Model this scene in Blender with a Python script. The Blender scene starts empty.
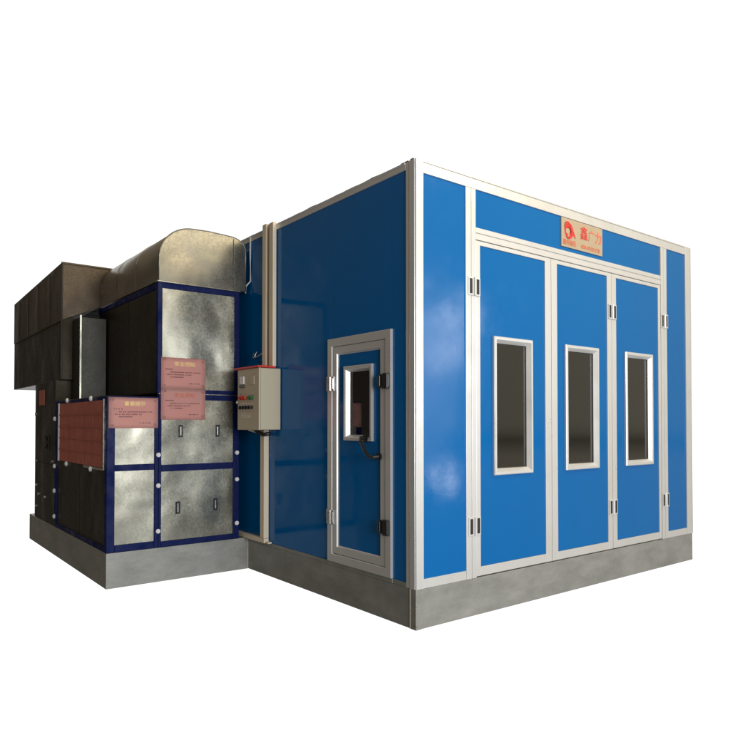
import bpy, bmesh, math, random
from mathutils import Vector
random.seed(7)
scn = bpy.context.scene
col = scn.collection
R = math.radians

# ------------------------------------------------------------------ materials
def mat(name, base, metallic=0.0, rough=0.5, coat=0.0, spec=0.5):
    m = bpy.data.materials.new(name); m.use_nodes = True
    b = m.node_tree.nodes['Principled BSDF']
    b.inputs['Base Color'].default_value = (*base, 1)
    b.inputs['Metallic'].default_value = metallic
    b.inputs['Roughness'].default_value = rough
    b.inputs['Coat Weight'].default_value = coat
    b.inputs['Specular IOR Level'].default_value = spec
    return m

def nd(m, t, **kw):
    n = m.node_tree.nodes.new(t)
    for k, v in kw.items():
        if k in n.inputs: n.inputs[k].default_value = v
        else: setattr(n, k, v)
    return n

def lk(m, a, b): m.node_tree.links.new(a, b)

def coords(m, scale=(1, 1, 1)):
    tc = nd(m, 'ShaderNodeNewGeometry')
    mp = nd(m, 'ShaderNodeMapping'); mp.inputs['Scale'].default_value = scale
    lk(m, tc.outputs['Position'], mp.inputs['Vector'])
    return mp.outputs['Vector']

def noise(m, vec, scale, detail=4, rough=.55):
    n = nd(m, 'ShaderNodeTexNoise'); n.inputs['Scale'].default_value = scale
    n.inputs['Detail'].default_value = detail; n.inputs['Roughness'].default_value = rough
    lk(m, vec, n.inputs['Vector']); return n.outputs['Fac']

def rng(m, v, a, b, c, d):
    n = nd(m, 'ShaderNodeMapRange'); n.inputs['From Min'].default_value = a; n.inputs['From Max'].default_value = b
    n.inputs['To Min'].default_value = c; n.inputs['To Max'].default_value = d
    lk(m, v, n.inputs['Value']); return n.outputs['Result']

def mixcol(m, f, a, b):
    n = nd(m, 'ShaderNodeMix'); n.data_type = 'RGBA'
    lk(m, f, n.inputs[0])
    n.inputs[6].default_value = (*a, 1); n.inputs[7].default_value = (*b, 1)
    return n.outputs[2]

def bump(m, h, strength, dist=.01, normal=None):
    n = nd(m, 'ShaderNodeBump'); n.inputs['Strength'].default_value = strength; n.inputs['Distance'].default_value = dist
    lk(m, h, n.inputs['Height'])
    if normal: lk(m, normal, n.inputs['Normal'])
    return n.outputs['Normal']

def P(m): return m.node_tree.nodes['Principled BSDF']

# glossy blue coated steel
def blue_mat(name, a, b, rough, spec=.3):
    m = mat(name, a, 0, rough, 0, spec)
    v = coords(m)
    lk(m, mixcol(m, noise(m, v, 1.1, 3), a, b), P(m).inputs['Base Color'])
    lk(m, rng(m, noise(m, v, 5, 8, .7), .35, .75, rough * .7, rough * 2.6), P(m).inputs['Roughness'])
    n1 = bump(m, noise(m, v, 1.6, 2, .4), .2, .02)
    lk(m, bump(m, noise(m, v, 45, 2), .04, .002, n1), P(m).inputs['Normal'])
    return m
M_BLUE = blue_mat('blue_coated_steel', (.0001, .114, .360), (.0001, .129, .40), .065)
M_NAVY = blue_mat('navy_paint', (.0004, .006, .062), (.0004, .008, .08), .42, .2)

def metal_mat(name, base, rough, stretch=(1.5, 1.5, 1.5), met=1.0, var=.10):
    m = mat(name, base, met, rough)
    v = coords(m, stretch)
    f = noise(m, v, 3, 4)
    c2 = tuple(c * (1 - var) for c in base)
    lk(m, mixcol(m, f, base, c2), P(m).inputs['Base Color'])
    lk(m, rng(m, f, .3, .7, rough * .8, rough * 1.25), P(m).inputs['Roughness'])
    lk(m, bump(m, noise(m, v, 60, 2), .03, .001), P(m).inputs['Normal'])
    return m
M_ALU = metal_mat('satin_aluminium', (.74, .738, .73), .32, met=.5)
M_GROOVE = mat('profile_groove', (.16, .15, .13), .3, .6)

# galvanised sheet with spangle and soft dents
def galv(name, base, rough, dent=1.0, met=.92, soot=.0):
    m = mat(name, base, met, rough)
    v = coords(m)
    vo = nd(m, 'ShaderNodeTexVoronoi'); vo.inputs['Scale'].default_value = 62
    lk(m, v, vo.inputs['Vector'])
    sep = nd(m, 'ShaderNodeSeparateColor'); lk(m, vo.outputs['Color'], sep.inputs[0])
    big = noise(m, v, 2.2, 5, .6)
    add = nd(m, 'ShaderNodeMath', operation='ADD'); lk(m, rng(m, sep.outputs[0], 0, 1, -.09, .09), add.inputs[0]); lk(m, big, add.inputs[1])
    lk(m, mixcol(m, add.outputs[0], tuple(c * .84 for c in base), tuple(min(1, c * 1.12) for c in base)), P(m).inputs['Base Color'])
    lk(m, rng(m, sep.outputs[2], 0, 1, rough * .9, rough * 1.12), P(m).inputs['Roughness'])
    n1 = bump(m, noise(m, v, 2.0, 2, .35), .8 * dent, .05)
    n2 = bump(m, noise(m, v, 6, 2, .4), .10 * dent, .006, n1)
    lk(m, bump(m, noise(m, v, 90, 2), .05, .001, n2), P(m).inputs['Normal'])
    return m
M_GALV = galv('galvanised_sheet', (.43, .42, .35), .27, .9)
M_HOODEND = galv('warm_galvanised_sheet', (.20, .195, .172), .34, .7)
M_DUCT = galv('shaded_duct_sheet', (.065, .047, .029), .42, 1.0, .6)  # duct sheet darkened to brown, its shade baked into the base colour
M_HOOD = galv('hood_sheet', (.36, .33, .275), .34, 1.0, .95)
M_LEG = galv('shaded_greenish_sheet', (.030, .029, .021), .42, .6, .4)  # galvanised leg, base colour darkened to carry its shade
M_DARK = galv('shaded_dark_sheet', (.028, .022, .015), .42, .7, .5)  # side sheets; the shade on these sides is put into the base colour
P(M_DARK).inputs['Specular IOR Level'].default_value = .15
M_BASE = galv('grey_plinth_sheet', (.31, .315, .30), .46, .35, .35)
v = coords(M_BASE, (1, 1, 2.2))
lk(M_BASE, mixcol(M_BASE, rng(M_BASE, noise(M_BASE, v, 3.2, 8, .65), .3, .7, 0, 1), (.225, .23, .215), (.35, .35, .33)), P(M_BASE).inputs['Base Color'])
lk(M_BASE, bump(M_BASE, noise(M_BASE, coords(M_BASE), 26, 6, .7), .35, .006), P(M_BASE).inputs['Normal'])
M_NOTE = mat('pink_paper', (.95, .50, .45), 0, .6)
M_INK = mat('print_ink', (.22, .08, .09), 0, .6)
M_YEL = mat('yellow_print', (.95, .72, .30), 0, .5)
M_RED = mat('red_vinyl', (.62, .03, .02), 0, .45)
M_RED2 = mat('faded_red_vinyl', (.68, .17, .09), 0, .5)
M_BRICK = mat('rust_red_filter', (.20, .055, .035), 0, .8)
v = coords(M_BRICK); lk(M_BRICK, mixcol(M_BRICK, noise(M_BRICK, v, 7, 5), (.33, .085, .06), (.50, .16, .11)), P(M_BRICK).inputs['Base Color'])
M_SIGN = mat('beige_sign_board', (.50, .43, .32), .15, .45)
v = coords(M_SIGN); lk(M_SIGN, mixcol(M_SIGN, noise(M_SIGN, v, 9, 3), (.40, .32, .21), (.47, .38, .27)), P(M_SIGN).inputs['Base Color'])
M_CREAM = mat('cream_plastic', (.72, .62, .46), 0, .45)
v = coords(M_CREAM, (8, 8, 1)); lk(M_CREAM, mixcol(M_CREAM, noise(M_CREAM, v, 4, 3), (.66, .56, .41), (.78, .69, .54)), P(M_CREAM).inputs['Base Color'])
M_BOX = mat('beige_powder_coat', (.50, .45, .33), 0, .5)
v = coords(M_BOX); lk(M_BOX, bump(M_BOX, noise(M_BOX, v, 160, 2), .15, .002), P(M_BOX).inputs['Normal'])
M_BLACK = mat('black_plastic', (.012, .012, .013), 0, .35)
M_FOAM = mat('dark_sealing_foam', (.05, .04, .03), 0, .9)
M_WHITE = mat('white_plastic', (.75, .74, .76), 0, .4)
M_GREEN = mat('green_button', (.03, .16, .06), 0, .3)
M_STEEL = metal_mat('bright_steel', (.72, .70, .68), .25, (5, 5, 5))
M_INSIDE = mat('inside_lining', (.72, .64, .52), 0, .7)
M_FLOORIN = mat('inside_grating', (.12, .11, .10), .3, .6)
M_RUBBER = mat('rubber_gasket', (.03, .028, .026), 0, .7)
def glass_mat():
    m = bpy.data.materials.new('tinted_glass'); m.use_nodes = True
    nt = m.node_tree; nt.nodes.clear()
    out = nt.nodes.new('ShaderNodeOutputMaterial')
    tr = nt.nodes.new('ShaderNodeBsdfTransparent'); tr.inputs[0].default_value = (.86, .82, .74, 1)
    gl = nt.nodes.new('ShaderNodeBsdfGlossy'); gl.inputs['Roughness'].default_value = .03
    gl.inputs[0].default_value = (.9, .9, .9, 1)
    fr = nt.nodes.new('ShaderNodeFresnel'); fr.inputs[0].default_value = 2.1
    mx = nt.nodes.new('ShaderNodeMixShader')
    nt.links.new(fr.outputs[0], mx.inputs[0]); nt.links.new(tr.outputs[0], mx.inputs[1]); nt.links.new(gl.outputs[0], mx.inputs[2])
    nt.links.new(mx.outputs[0], out.inputs[0])
    return m
M_GLASS = glass_mat()

# ------------------------------------------------------------------ mesh helpers
# a "face plane" maps (u along, v up, n out of the wall) to the world
FR = lambda u, v, n: (u, -n, v)                     # booth front (Y = 0)
SD = lambda u, v, n: (-n, u, v)                     # booth side (X = 0)
CY = 2.40
CF = lambda u, v, n: (u, CY - n, v)                 # heating unit front
CX = -1.325
CS = lambda u, v, n: (CX - n, u, v)                 # low cabinet side
WD = lambda u, v, n: (u, v, n)                      # plain world axes

def box(bm, F, u0, u1, v0, v1, n0, n1):
    vs = [bm.verts.new(F(u, v, n)) for n in (n0, n1) for v in (v0, v1) for u in (u0, u1)]
    for q in ((0, 1, 3, 2), (4, 5, 7, 6), (0, 1, 5, 4), (2, 3, 7, 6), (0, 2, 6, 4), (1, 3, 7, 5)):
        bm.faces.new([vs[i] for i in q])

def ring(bm, F, u0, u1, v0, v1, prof):
    """mitred frame: prof = closed list of (inset, n)"""
    loops = []
    for (d, n) in prof:
        loops.append([bm.verts.new(F(u, v, n)) for (u, v) in ((u0 + d, v0 + d), (u1 - d, v0 + d), (u1 - d, v1 - d), (u0 + d, v1 - d))])
    k = len(loops)
    for i in range(k):
        a, b = loops[i], loops[(i + 1) % k]
        for j in range(4):
            bm.faces.new((a[j], a[(j + 1) % 4], b[(j + 1) % 4], b[j]))

def holed(bm, F, u0, u1, v0, v1, hu0, hu1, hv0, hv1, n0, n1):
    o = [(u0, v0), (u1, v0), (u1, v1), (u0, v1)]; h = [(hu0, hv0), (hu1, hv0), (hu1, hv1), (hu0, hv1)]
    L = [[bm.verts.new(F(u, v, n)) for (u, v) in s] for s, n in ((o, n1), (h, n1), (h, n0), (o, n0))]
    for i in range(4):
        a, b = L[i], L[(i + 1) % 4]
        for j in range(4):
            bm.faces.new((a[j], a[(j + 1) % 4], b[(j + 1) % 4], b[j]))

def cyl(bm, F, u, v, n0, n1, r, seg=20, r2=None):
    r2 = r if r2 is None else r2
    A = [bm.verts.new(F(u + r * math.cos(t), v + r * math.sin(t), n0)) for t in [2 * math.pi * i / seg for i in range(seg)]]
    B = [bm.verts.new(F(u + r2 * math.cos(t), v + r2 * math.sin(t), n1)) for t in [2 * math.pi * i / seg for i in range(seg)]]
    bm.faces.new(A); bm.faces.new(B)
    for i in range(seg): bm.faces.new((A[i], A[(i + 1) % seg], B[(i + 1) % seg], B[i]))

def tube(bm, pts, r, seg=10):
    pts = [Vector(p) for p in pts]; rings = []
    for i, p in enumerate(pts):
        t = (pts[min(i + 1, len(pts) - 1)] - pts[max(i - 1, 0)]).normalized()
        a = t.cross(Vector((0, 0, 1)))
        if a.length < .05: a = t.cross(Vector((1, 0, 0)))
        a.normalize(); b = t.cross(a)
        rings.append([bm.verts.new(p + r * (math.cos(q) * a + math.sin(q) * b)) for q in [2 * math.pi * k / seg for k in range(seg)]])
    for i in range(len(rings) - 1):
        for k in range(seg):
            bm.faces.new((rings[i][k], rings[i][(k + 1) % seg], rings[i + 1][(k + 1) % seg], rings[i + 1][k]))
    bm.faces.new(rings[0]); bm.faces.new(rings[-1])

def prism(bm, pts, shift):
    """pts: world polygon; extruded by the vector shift"""
    s = Vector(shift)
    A = [bm.verts.new(p) for p in pts]; B = [bm.verts.new(Vector(p) + s) for p in pts]
    bm.faces.new(A); bm.faces.new(B)
    k = len(A)
    for i in range(k): bm.faces.new((A[i], A[(i + 1) % k], B[(i + 1) % k], B[i]))

def obj(name, bm, m, parent=None, bev=0.0, smooth=False, label=None, seg=2):
    bmesh.ops.recalc_face_normals(bm, faces=bm.faces)
    me = bpy.data.meshes.new(name)
    # origin at the shape's own lowest centre
    xs = [v.co for v in bm.verts]
    c = Vector(((min(p.x for p in xs) + max(p.x for p in xs)) / 2, (min(p.y for p in xs) + max(p.y for p in xs)) / 2, min(p.z for p in xs)))
    for v_ in bm.verts: v_.co -= c
    bm.to_mesh(me); bm.free()
    me.materials.append(m)
    o = bpy.data.objects.new(name, me); col.objects.link(o)
    wl = c
    if parent is not None:
        o.parent = parent
        wl = c - wpos(parent)
    o.location = wl
    if smooth:
        for p in me.polygons: p.use_smooth = True
    if bev:
        md = o.modifiers.new('bevel', 'BEVEL'); md.width = bev; md.segments = seg; md.limit_method = 'ANGLE'; md.angle_limit = R(40)
    if label: o['label'] = label
    return o

def wpos(o):
    p = Vector(o.location); q = o.parent
    while q: p += Vector(q.location); q = q.parent
    return p

def thing(name, label, cat, loc, group=None):
    o = bpy.data.objects.new(name, None); col.objects.link(o); o.location = loc; o.empty_display_size = .2
    o['label'] = label; o['category'] = cat
    if group: o['group'] = group
    return o

def tag(o, label, cat, group=None):
    o['label'] = label; o['category'] = cat
    if group: o['group'] = group
    return o

NB = bmesh.new

def text(name, s, size, F, u, v, n, m, parent, depth=.0015, sx=1.0, bold=0.0, align='CENTER'):
    cu = bpy.data.curves.new(name, 'FONT'); cu.body = s; cu.size = size; cu.extrude = depth / 2; cu.offset = bold
    cu.align_x = align; cu.align_y = 'CENTER'
    t = bpy.data.objects.new(name, cu); col.objects.link(t)
    bpy.context.view_layer.update()
    me = bpy.data.meshes.new_from_object(t.evaluated_get(bpy.context.evaluated_depsgraph_get()))
    bpy.data.objects.remove(t)
    bm = NB(); bm.from_mesh(me)
    for w in bm.verts:
        x, y, z = w.co
        w.co = F(u + x * sx, v + y, n + z)
    return obj(name, bm, m, parent)

# ------------------------------------------------------------------ THE BOOTH
H = 3.20; W = 3.80; D = 6.70; BZ = .27
booth = thing('spray_booth', 'large blue panelled booth with silver aluminium frame and glazed folding doors on a grey plinth', 'spray booth', (W / 2, D / 2, 0))

bm = NB(); box(bm, WD, 0, W, 0.0, D, 0, BZ)
plinth = obj('plinth', bm, M_BASE, booth, .004)
bm = NB(); box(bm, WD, -.004, .05, -.004, .05, 0, BZ + .004)
for i in range(9):
    a = random.uniform(.01, .24); box(bm, WD, -.006, .012, -.006, .01, a, a + random.uniform(.006, .02))
obj('corner_strip', bm, M_BASE, plinth, .003)
bm = NB(); box(bm, SD, .052, .058, .0, BZ, -.01, .005)
obj('sealant_line', bm, M_CREAM, plinth)

# front: pilaster panels, header panel
def front_panel(u0, u1, v0, v1, label=None):
    bm = NB(); box(bm, FR, u0, u1, v0, v1, -.055, -.006)
    return obj('wall_panel', bm, M_BLUE, booth, .001, label=label)
front_panel(.065, .495, .31, 3.115, 'narrow blue front panel at the outer corner')
front_panel(3.30, 3.69, .31, 3.115, 'narrow blue front panel at the far right')
front_panel(.60, 3.19, 2.80, 3.115, 'long blue header panel above the folding doors')

def front_member(name, u0, u1, v0, v1, n1, groove=None, horiz=False, n0=-.03):
    bm = NB()
    if groove is None: box(bm, FR, u0, u1, v0, v1, n0, n1)
    elif not horiz:
        box(bm, FR, u0, groove - .003, v0, v1, n0, n1); box(bm, FR, groove + .003, u1, v0, v1, n0, n1)
        box(bm, FR, groove - .0032, groove + .0032, v0, v1, n0, n1 - .006)
    else:
        box(bm, FR, u0, u1, v0, groove - .003, n0, n1); box(bm, FR, u0, u1, groove + .003, v1, n0, n1)
        box(bm, FR, u0, u1, groove - .0032, groove + .0032, n0, n1 - .006)
    return obj(name, bm, M_ALU, booth, .0025)
front_member('frame_post', .0, .068, BZ + .001, 3.198, .006, None, n0=-.062)
front_member('frame_post', .485, .590, BZ + .001, 3.112, .004, .543)
front_member('frame_post', 3.205, 3.315, BZ + .001, 3.112, .004, 3.26)
front_member('frame_post', 3.685, W, BZ + .001, 3.198, .006, 3.79)
front_member('top_rail', .070, 3.683, 3.112, 3.199, .005, 3.185, True)
front_member('header_rail', .592, 3.203, 2.742, 2.832, .003, 2.79, True)
front_member('bottom_rail', .070, .483, BZ + .001, .335, .003)
front_member('bottom_rail', 3.317, 3.683, BZ + .001, .335, .003)

# three folding door leaves
leaf_spans = [(.594, 1.482), (1.488, 2.357), (2.363, 3.201)]
panels = [(.640, 1.405), (1.563, 2.287), (2.430, 3.158)]
winds = [(.777, 1.232), (1.662, 2.138), (2.563, 3.033)]
hinge_n = []
leaf_objs = []
for i, ((a, b), (p0, p1), (w0, w1)) in enumerate(zip(leaf_spans, panels, winds)):
    z0, z1 = BZ + .008, 2.738
    bm = NB()
    box(bm, FR, a, p0, z0, z1, -.045, .0); box(bm, FR, p1, b, z0, z1, -.045, .0)
    box(bm, FR, p0 + .0005, p1 - .0005, z0, .345, -.045, -.0005); box(bm, FR, p0 + .0005, p1 - .0005, 2.705, z1, -.045, -.0005)
    leaf = obj('door_leaf', bm, M_ALU, booth, .003, label=['front door leaf beside the corner panel, handle seen through its window', 'middle front door leaf under the signboard', 'front door leaf nearest the far right post'][i])
    leaf_objs.append(leaf)
    bm = NB(); holed(bm, FR, p0 + .001, p1 - .001, .346, 2.704, w0 + .02, w1 - .02, 1.025, 2.028, -.035, -.008)
    obj('leaf_panel', bm, M_BLUE, leaf, .0008)
    bm = NB(); ring(bm, FR, w0, w1, 1.005, 2.048, [(0, -.0075), (0, .010), (.006, .016), (.024, .016), (.030, .008), (.050, -.018), (.050, -.05), (.022, -.05), (.022, -.0075)])
    obj('window_frame', bm, M_ALU, leaf)
    bm = NB(); ring(bm, FR, w0 + .044, w1 - .044, 1.049, 2.004, [(0, -.019), (.0, -.014), (.010, -.018), (.010, -.028), (0, -.028)])
    obj('window_gasket', bm, M_RUBBER, leaf)
    bm = NB(); box(bm, FR, w0 + .045, w1 - .045, 1.05, 2.003, -.0275, -.0225)
    obj('window_glass', bm, M_GLASS, leaf)
# door pull behind the first window
bm = NB(); tube(bm, [FR(.96 + .10 * t, 1.10 + .24 * (1 - t) - 0.0, -.10 - .05 * math.sin(math.pi * t)) for t in [k / 10 for k in range(11)]], .013)
obj('inner_pull_bar', bm, M_STEEL, leaf_objs[0], smooth=True)
bm = NB(); tube(bm, [FR(1.06 + .08 * t, 1.16 + .17 * (1 - t), -.13 - .05 * math.sin(math.pi * t)) for t in [k / 10 for k in range(11)]], .009)
obj('inner_pull_bar', bm, M_STEEL, leaf_objs[0], smooth=True)

def hinge(F, uc, v0, v1, par, n=.006, w=.125, dark=True, plate=M_ALU):
    bm = NB(); box(bm, F, uc - w / 2, uc + w / 2, v0, v1, n - .004, n + .007)
    h = obj('hinge', bm, plate, par, .003)
    bm = NB()
    for s in (-1, 1):
        c = uc + s * w * .29
        box(bm, F, c - w * .115, c + w * .115, v0 + .012, v1 - .012, n + .001, n + .0095)
    hp = obj('hinge_cover', bm, M_BLACK if dark else M_STEEL, par, .003)
    bm = NB(); tube(bm, [F(uc, v0 + .003, n + .010), F(uc, v1 - .003, n + .010)], .009, 12)
    obj('hinge_pin', bm, plate, par, smooth=False)
for (v0, v1) in ((2.325, 2.46), (.580, .715)):
    hinge(FR, .568, v0, v1, leaf_objs[0], .004)
    hinge(FR, 2.360, v0, v1, leaf_objs[1], .002)
    hinge(FR, 3.263, v0, v1, leaf_objs[2], .004)

# side wall (X = 0): panels round the personnel door
d0, d1, dz = .245, 1.035, 2.062
def side_panel(u0, u1, v0, v1):
    bm = NB(); box(bm, SD, u0, u1, v0, v1, -.055, -.005)
    return obj('wall_panel', bm, M_BLUE, booth, .001)
side_panel(.10, d0 + .01, .302, 3.145)
side_panel(d0 + .012, d1 - .012, dz - .01, 3.145)
side_panel(d1 - .01, 1.985, .302, 3.145)
side_panel(1.987, 4.30, .302, 3.145)
side_panel(4.302, D - .06, .302, 3.145)
def side_member(name, u0, u1, v0, v1, n1, m=M_ALU, n0=-.03):
    bm = NB(); box(bm, SD, u0, u1, v0, v1, n0, n1)
    return obj(name, bm, m, booth, .0025)
bm = NB(); box(bm, SD, .006, .060, BZ + .001, 3.198, -.06, .005); box(bm, SD, .064, .098, BZ + .001, 3.198, -.03, .002); box(bm, SD, .059, .065, BZ + .001, 3.198, -.03, -.004)
obj('frame_post', bm, M_ALU, booth, .0025)
bm = NB(); box(bm, SD, .100, D - .06, 3.146, 3.186, -.06, .003); box(bm, SD, .100, D - .06, 3.184, 3.196, -.06, .010)
obj('top_rail', bm, M_ALU, booth, .002)
bm = NB(); box(bm, SD, .100, d0 - .001, BZ + .001, .301, -.055, .001); box(bm, SD, d1 + .001, D - .06, BZ + .001, .301, -.055, .001); box(bm, SD, d0 - .0012, d1 + .0012, BZ + .001, .3035, -.054, .004)
obj('bottom_rail', bm, M_BASE, booth, .002)
# ragged sealing foam on the top edge
bm = NB(); y = .10; hs = [(y, .003)]
while y < 2.6:
    y += random.uniform(.02, .16); hs.append((y, random.choice([.003, .003, .003, .004, .006, .009])))
prism(bm, [(-.001, hs[-1][0], 3.1965), (-.001, hs[0][0], 3.1965)] + [(-.001, yy, 3.1965 + h) for yy, h in hs], (.045, 0, 0))
obj('sealing_foam', bm, M_FOAM, booth)
bm = NB(); box(bm, WD, .004, .03, .03, .06, 3.1995, 3.212); box(bm, WD, .002, .03, .08, .16, 3.199, 3.209)
obj('corner_cap', bm, M_FOAM, booth, .004)

# personnel door
bm = NB(); ring(bm, SD, d0, d1, BZ + .035, dz, [(0, -.05), (0, .012), (.004, .016), (.060, .016), (.064, .010), (.064, -.05)])
frame = obj('door_frame', bm, M_ALU, booth)
bm = NB(); ring(bm, SD, d0 + .067, d1 - .067, BZ + .102, dz - .067, [(0, -.04), (0, .006), (.004, .010), (.056, .010), (.060, .002), (.066, -.004), (.066, -.04)])
door = obj('side_door', bm, M_ALU, booth, label='narrow blue door with small window and black lever in the side wall')
q0, q1, qz0, qz1 = d0 + .131, d1 - .131, BZ + .166, dz - .131
bm = NB(); holed(bm, SD, q0, q1, qz0, qz1, .48, .80, 1.28, 1.815, -.03, -.006)
obj('leaf_panel', bm, M_BLUE, door, .0008)
bm = NB(); ring(bm, SD, .462, .820, 1.262, 1.832, [(0, -.0055), (0, .012), (.006, .017), (.022, .017), (.028, .010), (.044, -.020), (.044, -.045), (.020, -.045), (.020, -.0055)])
obj('window_frame', bm, M_ALU, door)
bm = NB(); box(bm, SD, .502, .780, 1.302, 1.792, -.028, -.023)
obj('window_glass', bm, M_GLASS, door)
hinge(SD, .985, 1.648, 1.762, door, .017, .105, False, M_STEEL)
hinge(SD, .985, .598, .712, door, .017, .105, False, M_STEEL)
def latch(v0, v1):
    bm = NB(); box(bm, SD, .256, .372, v0 + .012, v1 - .010, .014, .030); box(bm, SD, .262, .318, v0 + .004, v1 - .004, .016, .038); box(bm, SD, .340, .368, v0 + .02, v1 - .018, .029, .042)
    obj('latch', bm, M_BLACK, door, .006)
latch(1.635, 1.755); latch(.595, .715)
bm = NB(); tube(bm, [SD(.535, 1.285, .010), SD(.535, 1.285, .060), SD(.515, 1.265, .075), SD(.46, 1.195, .078), SD(.42, 1.155, .075), SD(.395, 1.15, .055), SD(.375, 1.155, .008)], .0135, 12)
cyl(bm, SD, .535, 1.285, .0, .022, .03); cyl(bm, SD, .375, 1.155, .0, .022, .026)
obj('lever_handle', bm, M_BLACK, door, smooth=False)

# remaining shell
bm = NB(); box(bm, WD, W - .06, W - .001, .07, D - .06, BZ + .001, 3.198)
obj('wall_panel', bm, M_BLUE, booth, .001, label='right side wall of the booth')
bm = NB(); box(bm, WD, .001, W - .001, D - .058, D, BZ + .001, 3.198)
obj('wall_panel', bm, M_BLUE, booth, .001, label='rear wall of the booth')
bm = NB(); box(bm, WD, .065, W - .065, .065, D - .062, 3.12, 3.18)
obj('roof', bm, M_INSIDE, booth)
bm = NB(); box(bm, WD, .058, W - .062, .062, D - .062, BZ + .001, BZ + .02)
for k in range(40): box(bm, WD, .07, W - .07, .09 + k * .16, .10 + k * .16, BZ + .0202, BZ + .032)
obj('inner_floor', bm, M_FLOORIN, booth)
bm = NB(); box(bm, WD, .058, .064, 1.10, D - .064, BZ + .03, 3.10); box(bm, WD, W - .068, W - .062, .10, D - .064, BZ + .03, 3.10); box(bm, WD, .07, W - .07, D - .068, D - .062, BZ + .03, 3.10)
for k in range(5): box(bm, WD, W - .10, W - .069, .9 + k * 1.2, .96 + k * 1.2, BZ + .03, 3.09)
for zz in (1.25, 1.32): box(bm, WD, W - .13, W - .101, .2, D - .2, zz, zz + .03); box(bm, WD, .2, W - .2, D - .12, D - .09, zz, zz + .03)
obj('inner_lining', bm, M_INSIDE, booth)

# ------------------------------------------------------------------ signboard
sign = thing('signboard', 'beige sign with red ring emblem and red lettering on the blue header panel', 'sign', (1.915, -.008, 2.865))
bm = NB(); box(bm, FR, 1.620, 2.212, 2.866, 3.108, -.0055, .004)
obj('board', bm, M_SIGN, sign, .001)
bm = NB()
def stroke(pts, w, n0, n1, F=FR):
    for i in range(len(pts) - 1):
        (a, b, wa), (c, d, wb) = (*pts[i], w[i]), (*pts[i + 1], w[i + 1])
        L_ = math.hypot(c - a, d - b); nx, ny = -(d - b) / L_, (c - a) / L_
        prism(bm, [F(a + nx * wa, b + ny * wa, n0), F(a - nx * wa, b - ny * wa, n0), F(c - nx * wb, d - ny * wb, n0), F(c + nx * wb, d + ny * wb, n0)], Vector(F(0, 0, n1)) - Vector(F(0, 0, n0)))
cx, cz = 1.715, 3.005
arc = [(cx + .047 * math.cos(R(t)), cz + .045 * math.sin(R(t))) for t in range(-60, 261, 16)]
stroke(arc, [.007 + .017 * abs(math.sin(i / len(arc) * math.pi * 1.0 + .8)) for i in range(len(arc))], .0045, .006)
stroke([(1.700, 3.082), (1.745, 3.055), (1.780, 2.995), (1.812, 2.955)], [.004, .012, .012, .002], .0062, .0076)
stroke([(1.680, 2.955), (1.715, 2.945), (1.752, 2.962), (1.775, 2.99)], [.003, .011, .012, .006], .0078, .009)
stroke([(1.660, 3.03), (1.675, 3.07), (1.712, 3.080)], [.003, .008, .003], .0092, .0102)
obj('emblem', bm, M_RED, sign)
text('lettering', '鑫', .122, FR, 1.935, 3.012, .006, M_RED, sign, sx=.92, bold=.0006)
text('lettering', '广', .105, FR, 2.045, 3.008, .006, M_RED2, sign, sx=.92, bold=.0005)
text('lettering', '力', .105, FR, 2.150, 3.006, .006, M_RED2, sign, sx=.92, bold=.0018)
text('lettering', '服务热线:', .050, FR, 1.732, 2.905, .006, M_RED2, sign, sx=.86, bold=.0005)
text('lettering', '400-0318-528', .047, FR, 2.030, 2.903, .006, M_RED2, sign, sx=1.06, bold=.0005)

# ------------------------------------------------------------------ HEATING UNIT
XR = -.10                      # right edge of the unit
XM = -.885                     # middle post
unit = thing('heating_unit', 'galvanised heating cabinet in navy frame with rounded hood, standing left of the blue booth', 'heating unit', (-.7, 4.0, 0))
bm = NB(); box(bm, WD, CX, -.002, CY, 5.50, 0, .298)
pl2 = obj('plinth', bm, M_BASE, unit, .003)
bm = NB(); box(bm, WD, -.006, -.0025, CY - .003, CY + .003, .0, .298)
obj('sealant_line', bm, M_CREAM, pl2)

def uframe(name, boxes, m=M_NAVY, F=CF, bev=.004):
    bm = NB()
    for b in boxes: box(bm, F, *b)
    return obj(name, bm, m, unit, bev)
zt = 1.625
# front posts and rails (low cabinet)
uframe('frame_post', [(CX, -1.257, .300, zt, -.06, 0)])
uframe('frame_post', [(-.917, XM + .004, .300, zt, -.06, .0)])
uframe('frame_post', [(XM + .006, -.855, .300, 1.655, -.06, .0)])
uframe('frame_post', [(-.160, XR, .300, 1.655, -.06, 0)])
uframe('frame_rail', [(-1.256, -.918, .300, .360, -.05, -.002)])
uframe('frame_rail', [(-1.256, -.918, .985, 1.040, -.05, -.002)])
uframe('frame_rail', [(-1.256, -.918, 1.595, zt, -.05, -.002)])
uframe('frame_rail', [(-.854, -.161, .300, .350, -.05, -.002)])
uframe('frame_rail', [(-.854, -.161, .965, 1.025, -.05, -.002)])
uframe('frame_rail', [(-.854, -.161, 1.605, 1.655, -.05, -.002)])
# tall upper cabinet
uframe('frame_post', [(-.893, -.852, 1.662, 2.648, -.05, 0)])
uframe('frame_post', [(-.150, XR, 1.662, 2.648, -.05, 0)])
uframe('frame_rail', [(-.851, -.151, 1.662, 1.700, -.05, -.002)])
uframe('frame_rail', [(-.851, -.151, 2.598, 2.648, -.05, -.002)])
bm = NB(); box(bm, CF, -.90, XR + .01, 2.6485, 2.660, -.06, .008); obj('hood_flange', bm, M_GALV, unit, .002)
bm = NB(); box(bm, CF, -.88, XR - .005, 1.6555, 1.6615, -.05, -.004); obj('joint_strip', bm, M_GALV, unit)

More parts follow.
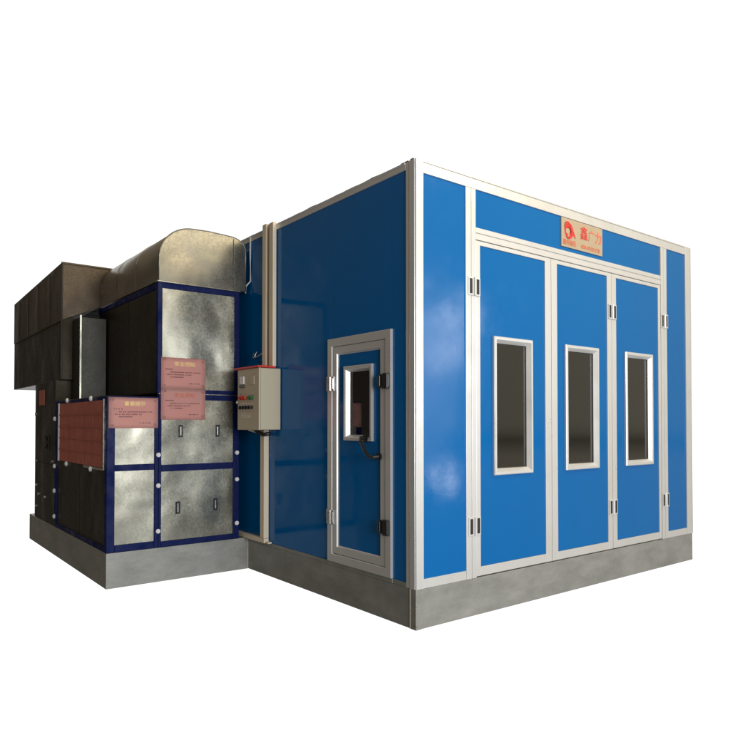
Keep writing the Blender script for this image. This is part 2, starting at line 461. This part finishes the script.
def sheet(name, F, u0, u1, v0, v1, n0=-.03, n1=-.012, m=M_GALV, label=None):
    bm = NB(); box(bm, F, u0, u1, v0, v1, n0, n1); return obj(name, bm, m, unit, .002, label=label)
sheet('access_panel', CF, -1.258, -.916, .358, .987)
sheet('access_panel', CF, -1.258, -.916, 1.038, 1.597)
lo = sheet('access_panel', CF, -.856, -.159, .348, .967, label='lower steel panel with two slot handles')
hi = sheet('access_panel', CF, -.856, -.159, 1.023, 1.607, label='steel panel with two slot handles under the pink notices')
sheet('access_panel', CF, -.853, -.149, 1.698, 2.600, label='tall steel panel under the hood')
# slot handles
def slot(u, v, par):
    bm = NB(); ring(bm, CF, u - .020, u + .020, v - .055, v + .055, [(0, -.0115), (0, -.004), (.003, -.002), (.010, -.002), (.012, -.006), (.012, -.0115)])
    h = obj('slot_handle', bm, M_BLACK, par, .001)
    bm = NB(); box(bm, CF, u - .007, u + .007, v - .040, v + .040, -.0118, -.001)
    obj('slot_tongue', bm, M_STEEL, par, .003)
for (u, v, par) in ((-.677, 1.323, hi), (-.318, 1.323, hi), (-.700, .636, lo), (-.337, .640, lo)): slot(u, v, par)
# round plastic bolt caps
def cap(F, u, v, n=.0, r=.0195):
    bm = NB(); cyl(bm, F, u, v, n - .001, n + .012, r); cyl(bm, F, u, v, n + .0118, n + .019, r * .8, r2=r * .55)
    obj('bolt_cap', bm, M_WHITE, unit)
for z in (1.115, .845, .445): cap(CF, -.885, z)
for z in (1.115, .862, .448): cap(CF, -.126, z, r=.0195)
# low cabinet, left side (X = CX)
uframe('frame_post', [(CY + .061, CY + .066, .300, zt, -.03, -.001)], F=CS, bev=0)
uframe('frame_post', [(4.17, 4.25, .300, zt, -.05, 0)], F=CS)
uframe('frame_rail', [(CY + .067, 4.169, .300, .345, -.05, -.002)], F=CS)
uframe('frame_rail', [(CY + .067, 4.169, .955, 1.01, -.05, -.002)], F=CS, m=M_DARK)
uframe('frame_rail', [(CY + .067, 4.169, 1.585, zt, -.05, -.002)], F=CS)
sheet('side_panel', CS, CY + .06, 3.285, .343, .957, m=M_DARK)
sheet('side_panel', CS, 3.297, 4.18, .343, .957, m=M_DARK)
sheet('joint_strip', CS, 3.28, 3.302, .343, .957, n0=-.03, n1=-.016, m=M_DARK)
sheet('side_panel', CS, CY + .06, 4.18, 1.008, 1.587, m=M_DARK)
# rust-red filter bank on the side
bm = NB()
fu0, fu1, fv0, fv1 = 2.50, 4.03, 1.012, 1.592
box(bm, CS, fu0, fu1, fv0, fv1, -.0115, -.004)
nv = 34
for k in range(nv):
    a = fu0 + (fu1 - fu0) * (k + .2) / nv; box(bm, CS, a, a + (fu1 - fu0) / nv * .55, fv0, fv1, -.0045, .004)
for k in range(1, 5):
    c = fv0 + (fv1 - fv0) * k / 5; box(bm, CS, fu0, fu1, c - .006, c + .006, -.004, .007)
filt = obj('air_filter', bm, M_BRICK, unit, label='rust-red grille filter on the dark left side')
for (b, nm) in (((4.032, 4.075, fv0 - .005, fv1 + .005, -.01, .010), 'filter_clip'), ((CY + .075, CY + .098, fv0 - .02, fv1 + .01, -.01, .008), 'filter_clip'), ((CY + .10, 3.1, fv0 - .022, fv0 - .004, -.01, .007), 'filter_clip')):
    bm = NB(); box(bm, CS, *b); obj(nm, bm, M_WHITE if b[0] > 4 else M_STEEL, unit, .003)
for (u, v) in ((3.70, 1.620), (2.86, 1.615), (3.72, .990), (2.86, .985)): cap(CS, u, v, .002, .024)
for z in (1.44, .94, .68, .41): cap(CS, 4.222, z, .001, .024)
# rear low section
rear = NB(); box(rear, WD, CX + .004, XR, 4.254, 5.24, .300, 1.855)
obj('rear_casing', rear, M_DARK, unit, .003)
RS = lambda u, v, n: (CX + .004 - n, u, v)
for (u, v) in ((5.15, .675), (5.14, .43), (5.02, .58), (4.70, .57), (5.17, .95), (4.35, .98), (5.19, 1.5)):
    bm = NB(); cyl(bm, RS, u, v, -.001, .012, .018, 12); obj('bolt_cap', bm, M_STEEL, unit)
bm = NB(); box(bm, RS, 4.27, 5.20, .93, .945, -.001, .006); obj('joint_strip', bm, M_DARK, unit)
bm = NB(); ring(bm, RS, 4.52, 4.68, 1.10, 1.26, [(0, -.001), (0, .012), (.012, .012), (.012, -.001)]); cyl(bm, RS, 4.60, 1.18, -.001, .02, .05, 24)
obj('gauge_cover', bm, M_DARK, unit, .002)
bm = NB(); box(bm, RS, 4.76, 5.02, 1.60, 1.77, -.001, .005); obj('rating_plate', bm, M_BRICK, unit)
# cabinet bodies
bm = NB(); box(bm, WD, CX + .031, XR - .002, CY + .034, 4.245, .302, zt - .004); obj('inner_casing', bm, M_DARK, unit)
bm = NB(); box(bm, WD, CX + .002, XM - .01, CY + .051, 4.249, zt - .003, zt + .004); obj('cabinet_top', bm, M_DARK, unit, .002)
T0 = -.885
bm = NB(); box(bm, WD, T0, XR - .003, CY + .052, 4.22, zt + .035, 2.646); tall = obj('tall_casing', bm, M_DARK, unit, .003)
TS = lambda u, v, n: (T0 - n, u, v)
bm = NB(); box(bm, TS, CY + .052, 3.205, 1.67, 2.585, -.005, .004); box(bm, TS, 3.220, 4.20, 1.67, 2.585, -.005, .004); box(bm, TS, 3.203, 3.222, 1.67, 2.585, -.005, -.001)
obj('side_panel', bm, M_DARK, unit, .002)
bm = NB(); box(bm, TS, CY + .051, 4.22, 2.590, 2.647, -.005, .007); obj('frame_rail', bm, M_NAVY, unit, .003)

# rounded hood
prof = [(-.888, 2.661), (-.888, 2.86)]
for k in range(1, 13):
    t = R(180 - 90 * k / 12); prof.append((-.560 + .328 * math.cos(t), 2.86 + .312 * math.sin(t)))
prof += [(-.42, 3.178), (-.26, 3.172)]
for k in range(1, 9):
    t = R(90 - 90 * k / 8); prof.append((-.20 + .165 * math.cos(t), 3.05 + .120 * math.sin(t)))
prof += [(-.035, 2.661)]
bm = NB(); prism(bm, [(x, CY + .012, z) for x, z in prof], (0, 4.195 - CY - .012, 0))
hood = obj('hood', bm, M_HOOD, unit, smooth=False, label='rounded sheet metal hood over the tall cabinet')
md = hood.modifiers.new('ns', 'BEVEL'); md.width = .004; md.limit_method = 'ANGLE'; md.angle_limit = R(60)
for p_ in hood.data.polygons: p_.use_smooth = abs(p_.normal.y) < .5
bm = NB(); prism(bm, [(x, CY + .004, z) for x, z in prof], (0, .0085, 0)); obj('hood_end_plate', bm, M_HOODEND, unit, .002)
# rolled rim round the end plate
bm = NB(); tube(bm, [(x, CY + .006, z) for x, z in prof], .006, 8); obj('hood_rim', bm, M_HOODEND, unit, smooth=True)
bm = NB(); box(bm, CF, -.165, -.150, 2.664, 3.15, .0, .004); obj('hood_seam', bm, M_HOODEND, unit, .002)
for yy in (3.02, 3.62):
    bm = NB(); tube(bm, [(x, yy, z + .001) for x, z in prof[:-1]], .0035, 6)
    obj('standing_seam', bm, M_HOOD, unit, smooth=True)

# ------------------------------------------------------------------ EXHAUST DUCT
duct = thing('exhaust_duct', 'large shaded brown sheet metal duct running back behind the rounded hood', 'duct', (-.7, 5.5, 1.86))
A = [(-1.278, 3.112), (-.12, 3.085), (-.12, 2.66), (-.90, 2.66), (-1.278, 2.490)]
bm = NB()
f0 = [bm.verts.new((x, 4.20, z)) for x, z in A]
f1 = [bm.verts.new((x, 6.89, z - (.07 if z > 3 else .0))) for x, z in A]
bm.faces.new(f0); bm.faces.new(f1)
for i in range(5): bm.faces.new((f0[i], f0[(i + 1) % 5], f1[(i + 1) % 5], f1[i]))
obj('upper_duct', bm, M_DUCT, duct, .004)
bm = NB(); box(bm, WD, -1.266, -.13, 4.212, 6.93, 1.858, 2.53); obj('lower_plenum', bm, M_DARK, duct, .004)
for yy in (4.75, 5.35, 5.95, 6.5):
    bm = NB(); box(bm, WD, -1.286, -1.279, yy, yy + .022, 2.50, 3.04 + .07 * (6.89 - yy) / 2.69 - .02)
    obj('standing_seam', bm, M_DUCT, duct, .002)
bm = NB(); box(bm, WD, -1.285, -.15, 4.188, 4.20, 3.096, 3.116); obj('top_flange', bm, M_DUCT, duct, .002)
bm = NB(); box(bm, WD, -1.285, -1.268, 4.189, 4.212, 1.86, 3.095); obj('corner_flange', bm, M_DARK, duct, .002)
leg = NB(); box(leg, WD, -1.166, -.90, 3.90, 4.198, zt + .0045, 2.50)
o = obj('down_leg', leg, M_LEG, duct, .004, label='upright galvanised leg with a bright corner edge')
bm = NB(); box(bm, WD, -1.170, -1.150, 3.893, 3.8995, zt + .01, 2.52); obj('leg_lit_edge', bm, M_GALV, duct, .002)  # thin bright strip stands in for light along the leg's edge

# ------------------------------------------------------------------ notices
def dashes(bm, u0, u1, v, h, n):
    u = u0
    while u < u1 - .006:
        w = min(random.uniform(.006, .013), u1 - u)
        box(bm, CF, u, u + w, v - h / 2, v + h / 2, n, n + .0012); u += w + random.choice([.003, .004, .012])
def notice(u0, u1, v0, v1, label, title, glow):
    n = .004
    t = thing('notice', label, 'notice', ((u0 + u1) / 2, CY - n, v0), 'pink paper notices taped on the heating unit')
    bm = NB(); K = 8
    # slightly curled sheet
    grid = [[bm.verts.new(CF(u0 + (u1 - u0) * i / K, v0 + (v1 - v0) * j / K, n + .0035 * (math.sin(i * 1.1 + j * .4) * .4 + (abs(i - 4) / 4) ** 3))) for i in range(K + 1)] for j in range(K + 1)]
    for j in range(K):
        for i in range(K): bm.faces.new((grid[j][i], grid[j][i + 1], grid[j + 1][i + 1], grid[j + 1][i]))
    g = bmesh.ops.solidify(bm, geom=bm.faces[:], thickness=.0008)
    obj('sheet', bm, M_NOTE, t, smooth=True)
    w, h = u1 - u0, v1 - v0; n2 = n + .005
    for (a, b, y) in ((.10, .28, .62), (.20, .88, .53), (.12, .68, .45), (.20, .50, .37), (.62, .86, .17)):
        bm = NB(); dashes(bm, u0 + w * a, u0 + w * b, v0 + h * y, .008, n2); obj('print_line', bm, M_INK, t)
    for (cx_, cz_) in ((.09, .92), (.93, .90), (.08, .09), (.93, .12)):
        bm = NB(); ring(bm, CF, u0 + w * cx_ - .009, u0 + w * cx_ + .009, v0 + h * cz_ - .007, v0 + h * cz_ + .007, [(0, n2), (0, n2 + .001), (.0025, n2 + .001), (.0025, n2)]); obj('corner_mark', bm, M_INK, t)
    text('title', title, h * .155, CF, u0 + w * .52, v0 + h * .785, n2, M_YEL if glow else M_RED2, t, sx=1.15, bold=.0003)
notice(-1.315, -.890, 1.352, 1.615, 'single pink notice at the top of the low left steel cabinet', '重要提示', True)
notice(-.866, -.448, 1.705, 1.982, 'upper of two pink notices, just below the tall steel panel', '安全须知', True)
notice(-.866, -.448, 1.426, 1.702, 'lower of two pink notices, directly above the slot handles', '安全须知', False)

# ------------------------------------------------------------------ control box
ctl = thing('control_box', 'beige electrical control box with buttons and red top edge on the blue side wall', 'control box', (-.11, 1.99, 1.335))
b0, b1, c0, c1 = 1.790, 2.190, 1.337, 1.880
bm = NB(); box(bm, SD, b0, b1, c0, c1, .003, .200); obj('housing', bm, M_BOX, ctl, .005)
bm = NB(); box(bm, SD, b0 - .004, b1 + .004, c0 - .003, c1 + .002, .2025, .222); lid = obj('lid', bm, M_BOX, ctl, .006)
bm = NB(); box(bm, SD, b0 - .012, b1 + .06, c1 + .003, c1 + .020, .06, .235); obj('red_top_edge', bm, M_RED, ctl, .003)
CB = lambda u, v, n: (-.222 - n, u, v)
bm = NB(); box(bm, CB, 2.055, 2.135, 1.745, 1.815, 0, .012); obj('meter', bm, M_WHITE, ctl, .003)
bm = NB(); box(bm, CB, 2.055, 2.135, 1.715, 1.742, 0, .014); obj('meter_base', bm, M_BLACK, ctl, .003)
bm = NB(); box(bm, CB, 1.87, 1.96, 1.735, 1.815, 0, .006); obj('meter', bm, M_BOX, ctl, .003)
for u, m in ((2.12, M_RED), (2.07, M_RED), (2.01, M_RED2), (1.95, M_GREEN), (1.90, M_GREEN)):
    bm = NB(); cyl(bm, CB, u, 1.622, 0, .012, .019); cyl(bm, CB, u, 1.622, .012, .026, .013); obj('push_button', bm, m, ctl)
for u in (2.13, 2.075, 2.02, 1.965, 1.91):
    bm = NB(); cyl(bm, CB, u, 1.535, 0, .008, .016); box(bm, CB, u - .005, u + .005, 1.520, 1.550, .008, .024); obj('selector_switch', bm, M_BLACK, ctl, .001)
bm = NB()
for u in (2.13, 2.075, 2.02, 1.965, 1.91):
    box(bm, CB, u - .014, u + .014, 1.655, 1.662, 0, .0012); box(bm, CB, u - .014, u + .014, 1.565, 1.571, 0, .0012)
for k in range(3): box(bm, CB, 1.94, 2.11, 1.475 - k * .014, 1.479 - k * .014, 0, .0012)
obj('button_tag', bm, M_STEEL, ctl)
bm = NB(); cyl(bm, CB, 2.165, 1.585, 0, .022, .016); obj('key_lock', bm, M_STEEL, ctl, .002)

# ------------------------------------------------------------------ conduits, trunking, wires
bm = NB(); box(bm, SD, 1.995, 2.068, 1.905, 3.226, .001, .040); 
tag(obj('conduit', bm, M_CREAM, None, .008, seg=3), 'cream plastic conduit above the control box, the one nearer the steel hood', 'conduit', 'cream conduits above the control box')
bm = NB(); box(bm, SD, 1.868, 1.945, 1.903, 3.214, .001, .040)
tag(obj('conduit', bm, M_CREAM, None, .008, seg=3), 'cream plastic conduit above the control box, the one nearer the side door', 'conduit', 'cream conduits above the control box')
bm = NB(); box(bm, SD, 1.9455, 1.9945, 1.903, 3.220, .001, .012)
tag(obj('gap_strip', bm, mat('gap_brown', (.20, .11, .05), 0, .7)), 'thin brown strip between the two cream conduits on the side wall', 'strip')  # brown strip fills the gap between the conduits
tr = thing('cable_trunking', 'cream cable trunking below the control box that turns left along the plinth', 'cable trunking', (-.02, 2.07, .30))
bm = NB(); box(bm, SD, 2.020, 2.075, .345, 1.334, .001, .05); box(bm, SD, 2.004, 2.018, .345, 1.334, .001, .052); box(bm, SD, 2.0175, 2.0205, .345, 1.334, .001, .04)
obj('upright_run', bm, M_CREAM, tr, .003)
bm = NB(); box(bm, SD, 2.000, 2.62, .303, .343, .001, .052); box(bm, SD, 1.94, 1.999, .303, .318, .001, .04)
obj('floor_run', bm, M_CREAM, tr, .004)
bm = NB(); tube(bm, [SD(2.05, 1.30, .055), SD(2.11, 1.32, .09), SD(2.16, 1.335, .12)], .012); obj('cable_gland', bm, M_CREAM, tr)
bm = NB(); tube(bm, [SD(1.93, 1.30, .03), SD(1.98, 1.29, .07), SD(2.03, 1.315, .10), SD(2.05, 1.336, .12)], .018); obj('cable', bm, M_BLACK, tr, smooth=True)
bm = NB(); tube(bm, [SD(2.362, 3.19, .006), SD(2.361, 3.0, .007), SD(2.363, 2.76, .006), SD(2.385, 2.735, .02), SD(2.41, 2.715, .03), SD(2.425, 2.67, .025), SD(2.435, 2.655, .02)], .008)
tag(obj('cable', bm, M_WHITE, None, smooth=True), 'thin white cable hanging beside the steel hood at the top of the wall', 'cable')
bm = NB(); tube(bm, [SD(2.09 + .16 * t, 1.995 + .05 * (2 * t - 1) ** 2 + .02 * t, .02 + .05 * math.sin(math.pi * t)) for t in [k / 12 for k in range(13)]], .0055)
tube(bm, [SD(2.17, 2.0, .06), SD(2.18, 2.03, .05), SD(2.16, 2.06, .04)], .005)
tag(obj('wire_loop', bm, M_STEEL, None, smooth=True), 'small bent wire end sticking out above the control box', 'wire')

# ------------------------------------------------------------------ world
w = bpy.data.worlds.new('World'); scn.world = w; w.use_nodes = True
nt = w.node_tree; nt.nodes.clear()
N = lambda t: nt.nodes.new(t)
out = N('ShaderNodeOutputWorld'); bg = N('ShaderNodeBackground'); nt.links.new(bg.outputs[0], out.inputs[0])
tc = N('ShaderNodeTexCoord'); sp = N('ShaderNodeSeparateXYZ'); nt.links.new(tc.outputs['Generated'], sp.inputs[0])
def mth(op, a, b=None):
    n = N('ShaderNodeMath'); n.operation = op
    for i, q in enumerate((a, b)):
        if q is None: continue
        if isinstance(q, (int, float)): n.inputs[i].default_value = q
        else: nt.links.new(q, n.inputs[i])
    return n.outputs[0]
az = mth('MULTIPLY', mth('ARCTAN2', sp.outputs[1], sp.outputs[0]), 180 / math.pi)
el = mth('MULTIPLY', mth('ARCSINE', sp.outputs[2]), 180 / math.pi)
def ss(x, a, b):
    n = N('ShaderNodeMapRange'); n.interpolation_type = 'SMOOTHSTEP'; nt.links.new(x, n.inputs[0])
    if a < b: v = (a, b, 0, 1)
    else: v = (b, a, 1, 0)
    for i, q in enumerate(v): n.inputs[i + 1].default_value = q
    return n.outputs[0]
def ramp(stops):
    """stops: (elevation, colour) -> colour socket"""
    t = N('ShaderNodeMapRange'); nt.links.new(el, t.inputs[0]); t.inputs[1].default_value = -90; t.inputs[2].default_value = 90
    r = N('ShaderNodeValToRGB'); nt.links.new(t.outputs[0], r.inputs[0])
    e = r.color_ramp.elements
    while len(e) < len(stops): e.new(.5)
    for i, (a, c) in enumerate(stops): e[i].position = (a + 90) / 180; e[i].color = (*c, 1)
    return r.outputs[0]
def mx(f, a, b):
    n = N('ShaderNodeMix'); n.data_type = 'RGBA'; nt.links.new(f, n.inputs[0])
    for i, q in ((6, a), (7, b)):
        if isinstance(q, tuple): n.inputs[i].default_value = (*q, 1)
        else: nt.links.new(q, n.inputs[i])
    return n.outputs[2]
ns = N('ShaderNodeTexNoise'); nt.links.new(tc.outputs['Generated'], ns.inputs['Vector']); ns.inputs['Scale'].default_value = 3.2; ns.inputs['Detail'].default_value = 5
cl = N('ShaderNodeMapRange'); nt.links.new(ns.outputs['Fac'], cl.inputs[0]); cl.inputs[1].default_value = .35; cl.inputs[2].default_value = .68; cl.inputs[3].default_value = .6; cl.inputs[4].default_value = 1.25
# dim hall behind and to the left
hall = ramp([(-60, (.20, .18, .15)), (-3, (.075, .064, .05)), (4, (.06, .05, .038)), (20, (.17, .138, .10)), (60, (.34, .30, .24))])
# bright open yard in front of the booth
yard = ramp([(-70, (.35, .36, .38)), (-12, (.55, .58, .62)), (-1, (.8, .8, .8)), (3, (1.9, 1.9, 1.88)), (24, (1.7, 1.6, 1.4)), (38, (.9, .76, .58)), (80, (.5, .42, .34))])
mid = ramp([(-70, (.10, .10, .09)), (-12, (.32, .29, .23)), (-2.5, (.44, .39, .30)), (-1.6, (.14, .13, .10)), (-.4, (.44, .40, .31)), (14, (.50, .46, .37)), (26, (.62, .56, .44)), (60, (.45, .37, .27))])
bright = N('ShaderNodeMix'); bright.data_type = 'RGBA'; bright.blend_type = 'MULTIPLY'; bright.inputs[0].default_value = 1
nt.links.new(yard, bright.inputs[6]); nt.links.new(cl.outputs[0], bright.inputs[7])
m_open = mth('MULTIPLY', ss(az, -128, -100), ss(az, -42, -58))
m_mid = mth('MULTIPLY', ss(az, -60, -45), ss(az, 0, -8))
m_white = mth('MULTIPLY', ss(az, -12, -5), ss(az, 96, 88))
c = mx(m_mid, hall, mid); c = mx(m_open, c, bright.outputs[2])
def blob(a0, e0, ra, re):
    u = mth('DIVIDE', mth('SUBTRACT', az, a0), ra); v_ = mth('DIVIDE', mth('SUBTRACT', el, e0), re)
    return ss(mth('ADD', mth('MULTIPLY', u, u), mth('MULTIPLY', v_, v_)), 1.0, .1)
ns2 = N('ShaderNodeTexNoise'); nt.links.new(tc.outputs['Generated'], ns2.inputs['Vector']); ns2.inputs['Scale'].default_value = 14; ns2.inputs['Detail'].default_value = 6
puff = ss(ns2.outputs['Fac'], .34, .60)
m_gate = mth('MAXIMUM', mth('MULTIPLY', mth('MAXIMUM', blob(-48, 8, 6.5, 5.5), mth('MULTIPLY', blob(-50, 2, 8, 9), .22)), puff), mth('MULTIPLY', blob(-45.6, -4.6, 1.7, 1.6), .9))
c = mx(m_gate, c, (8.0, 8.0, 8.2))
c = mx(m_white, c, (1.15, 1.15, 1.15))
nt.links.new(c, bg.inputs[0]); bg.inputs[1].default_value = 1.0

# soft key light at the open side of the hall, in front of the booth
sl = bpy.data.lights.new('yard_light', 'AREA'); sl.shape = 'RECTANGLE'; sl.size = 3.4; sl.size_y = 2.6; sl.energy = 410; sl.color = (.95, .98, 1)
so = bpy.data.objects.new('yard_light', sl); col.objects.link(so)
so.location = (-1.3, -7.5, 1.9)
so.rotation_euler = (Vector((-1.3, -7.5, 1.9)) - Vector((.8, 0, 1.5))).to_track_quat('Z', 'Y').to_euler()

# added unseen warm light, tints the top of the booth front
s2 = bpy.data.lights.new('warm_top_fill', 'AREA'); s2.shape = 'RECTANGLE'; s2.size = 3.2; s2.size_y = .5; s2.energy = 80; s2.color = (1, .80, .46)
o2 = bpy.data.objects.new('warm_top_fill', s2); col.objects.link(o2)
o2.location = (2.0, -2.4, 4.9)
o2.rotation_euler = (Vector((2.0, -2.4, 4.9)) - Vector((1.9, 0, 2.7))).to_track_quat('Z', 'Y').to_euler()

# ------------------------------------------------------------------ camera
cd = bpy.data.cameras.new('camera'); cam = bpy.data.objects.new('camera', cd); col.objects.link(cam)
cam.location = (-2.9883, -3.3208, 1.395)
cam.rotation_euler = (R(90) + .0173, 0, .9148 - R(90))
cd.sensor_width = 36; cd.lens = 659.32 / 730 * 36; cd.shift_y = 46.7 / 730; cd.clip_end = 500
scn.camera = cam
scn.view_settings.view_transform = 'Standard'; scn.view_settings.look = 'None'; scn.view_settings.exposure = 0; scn.view_settings.gamma = 1
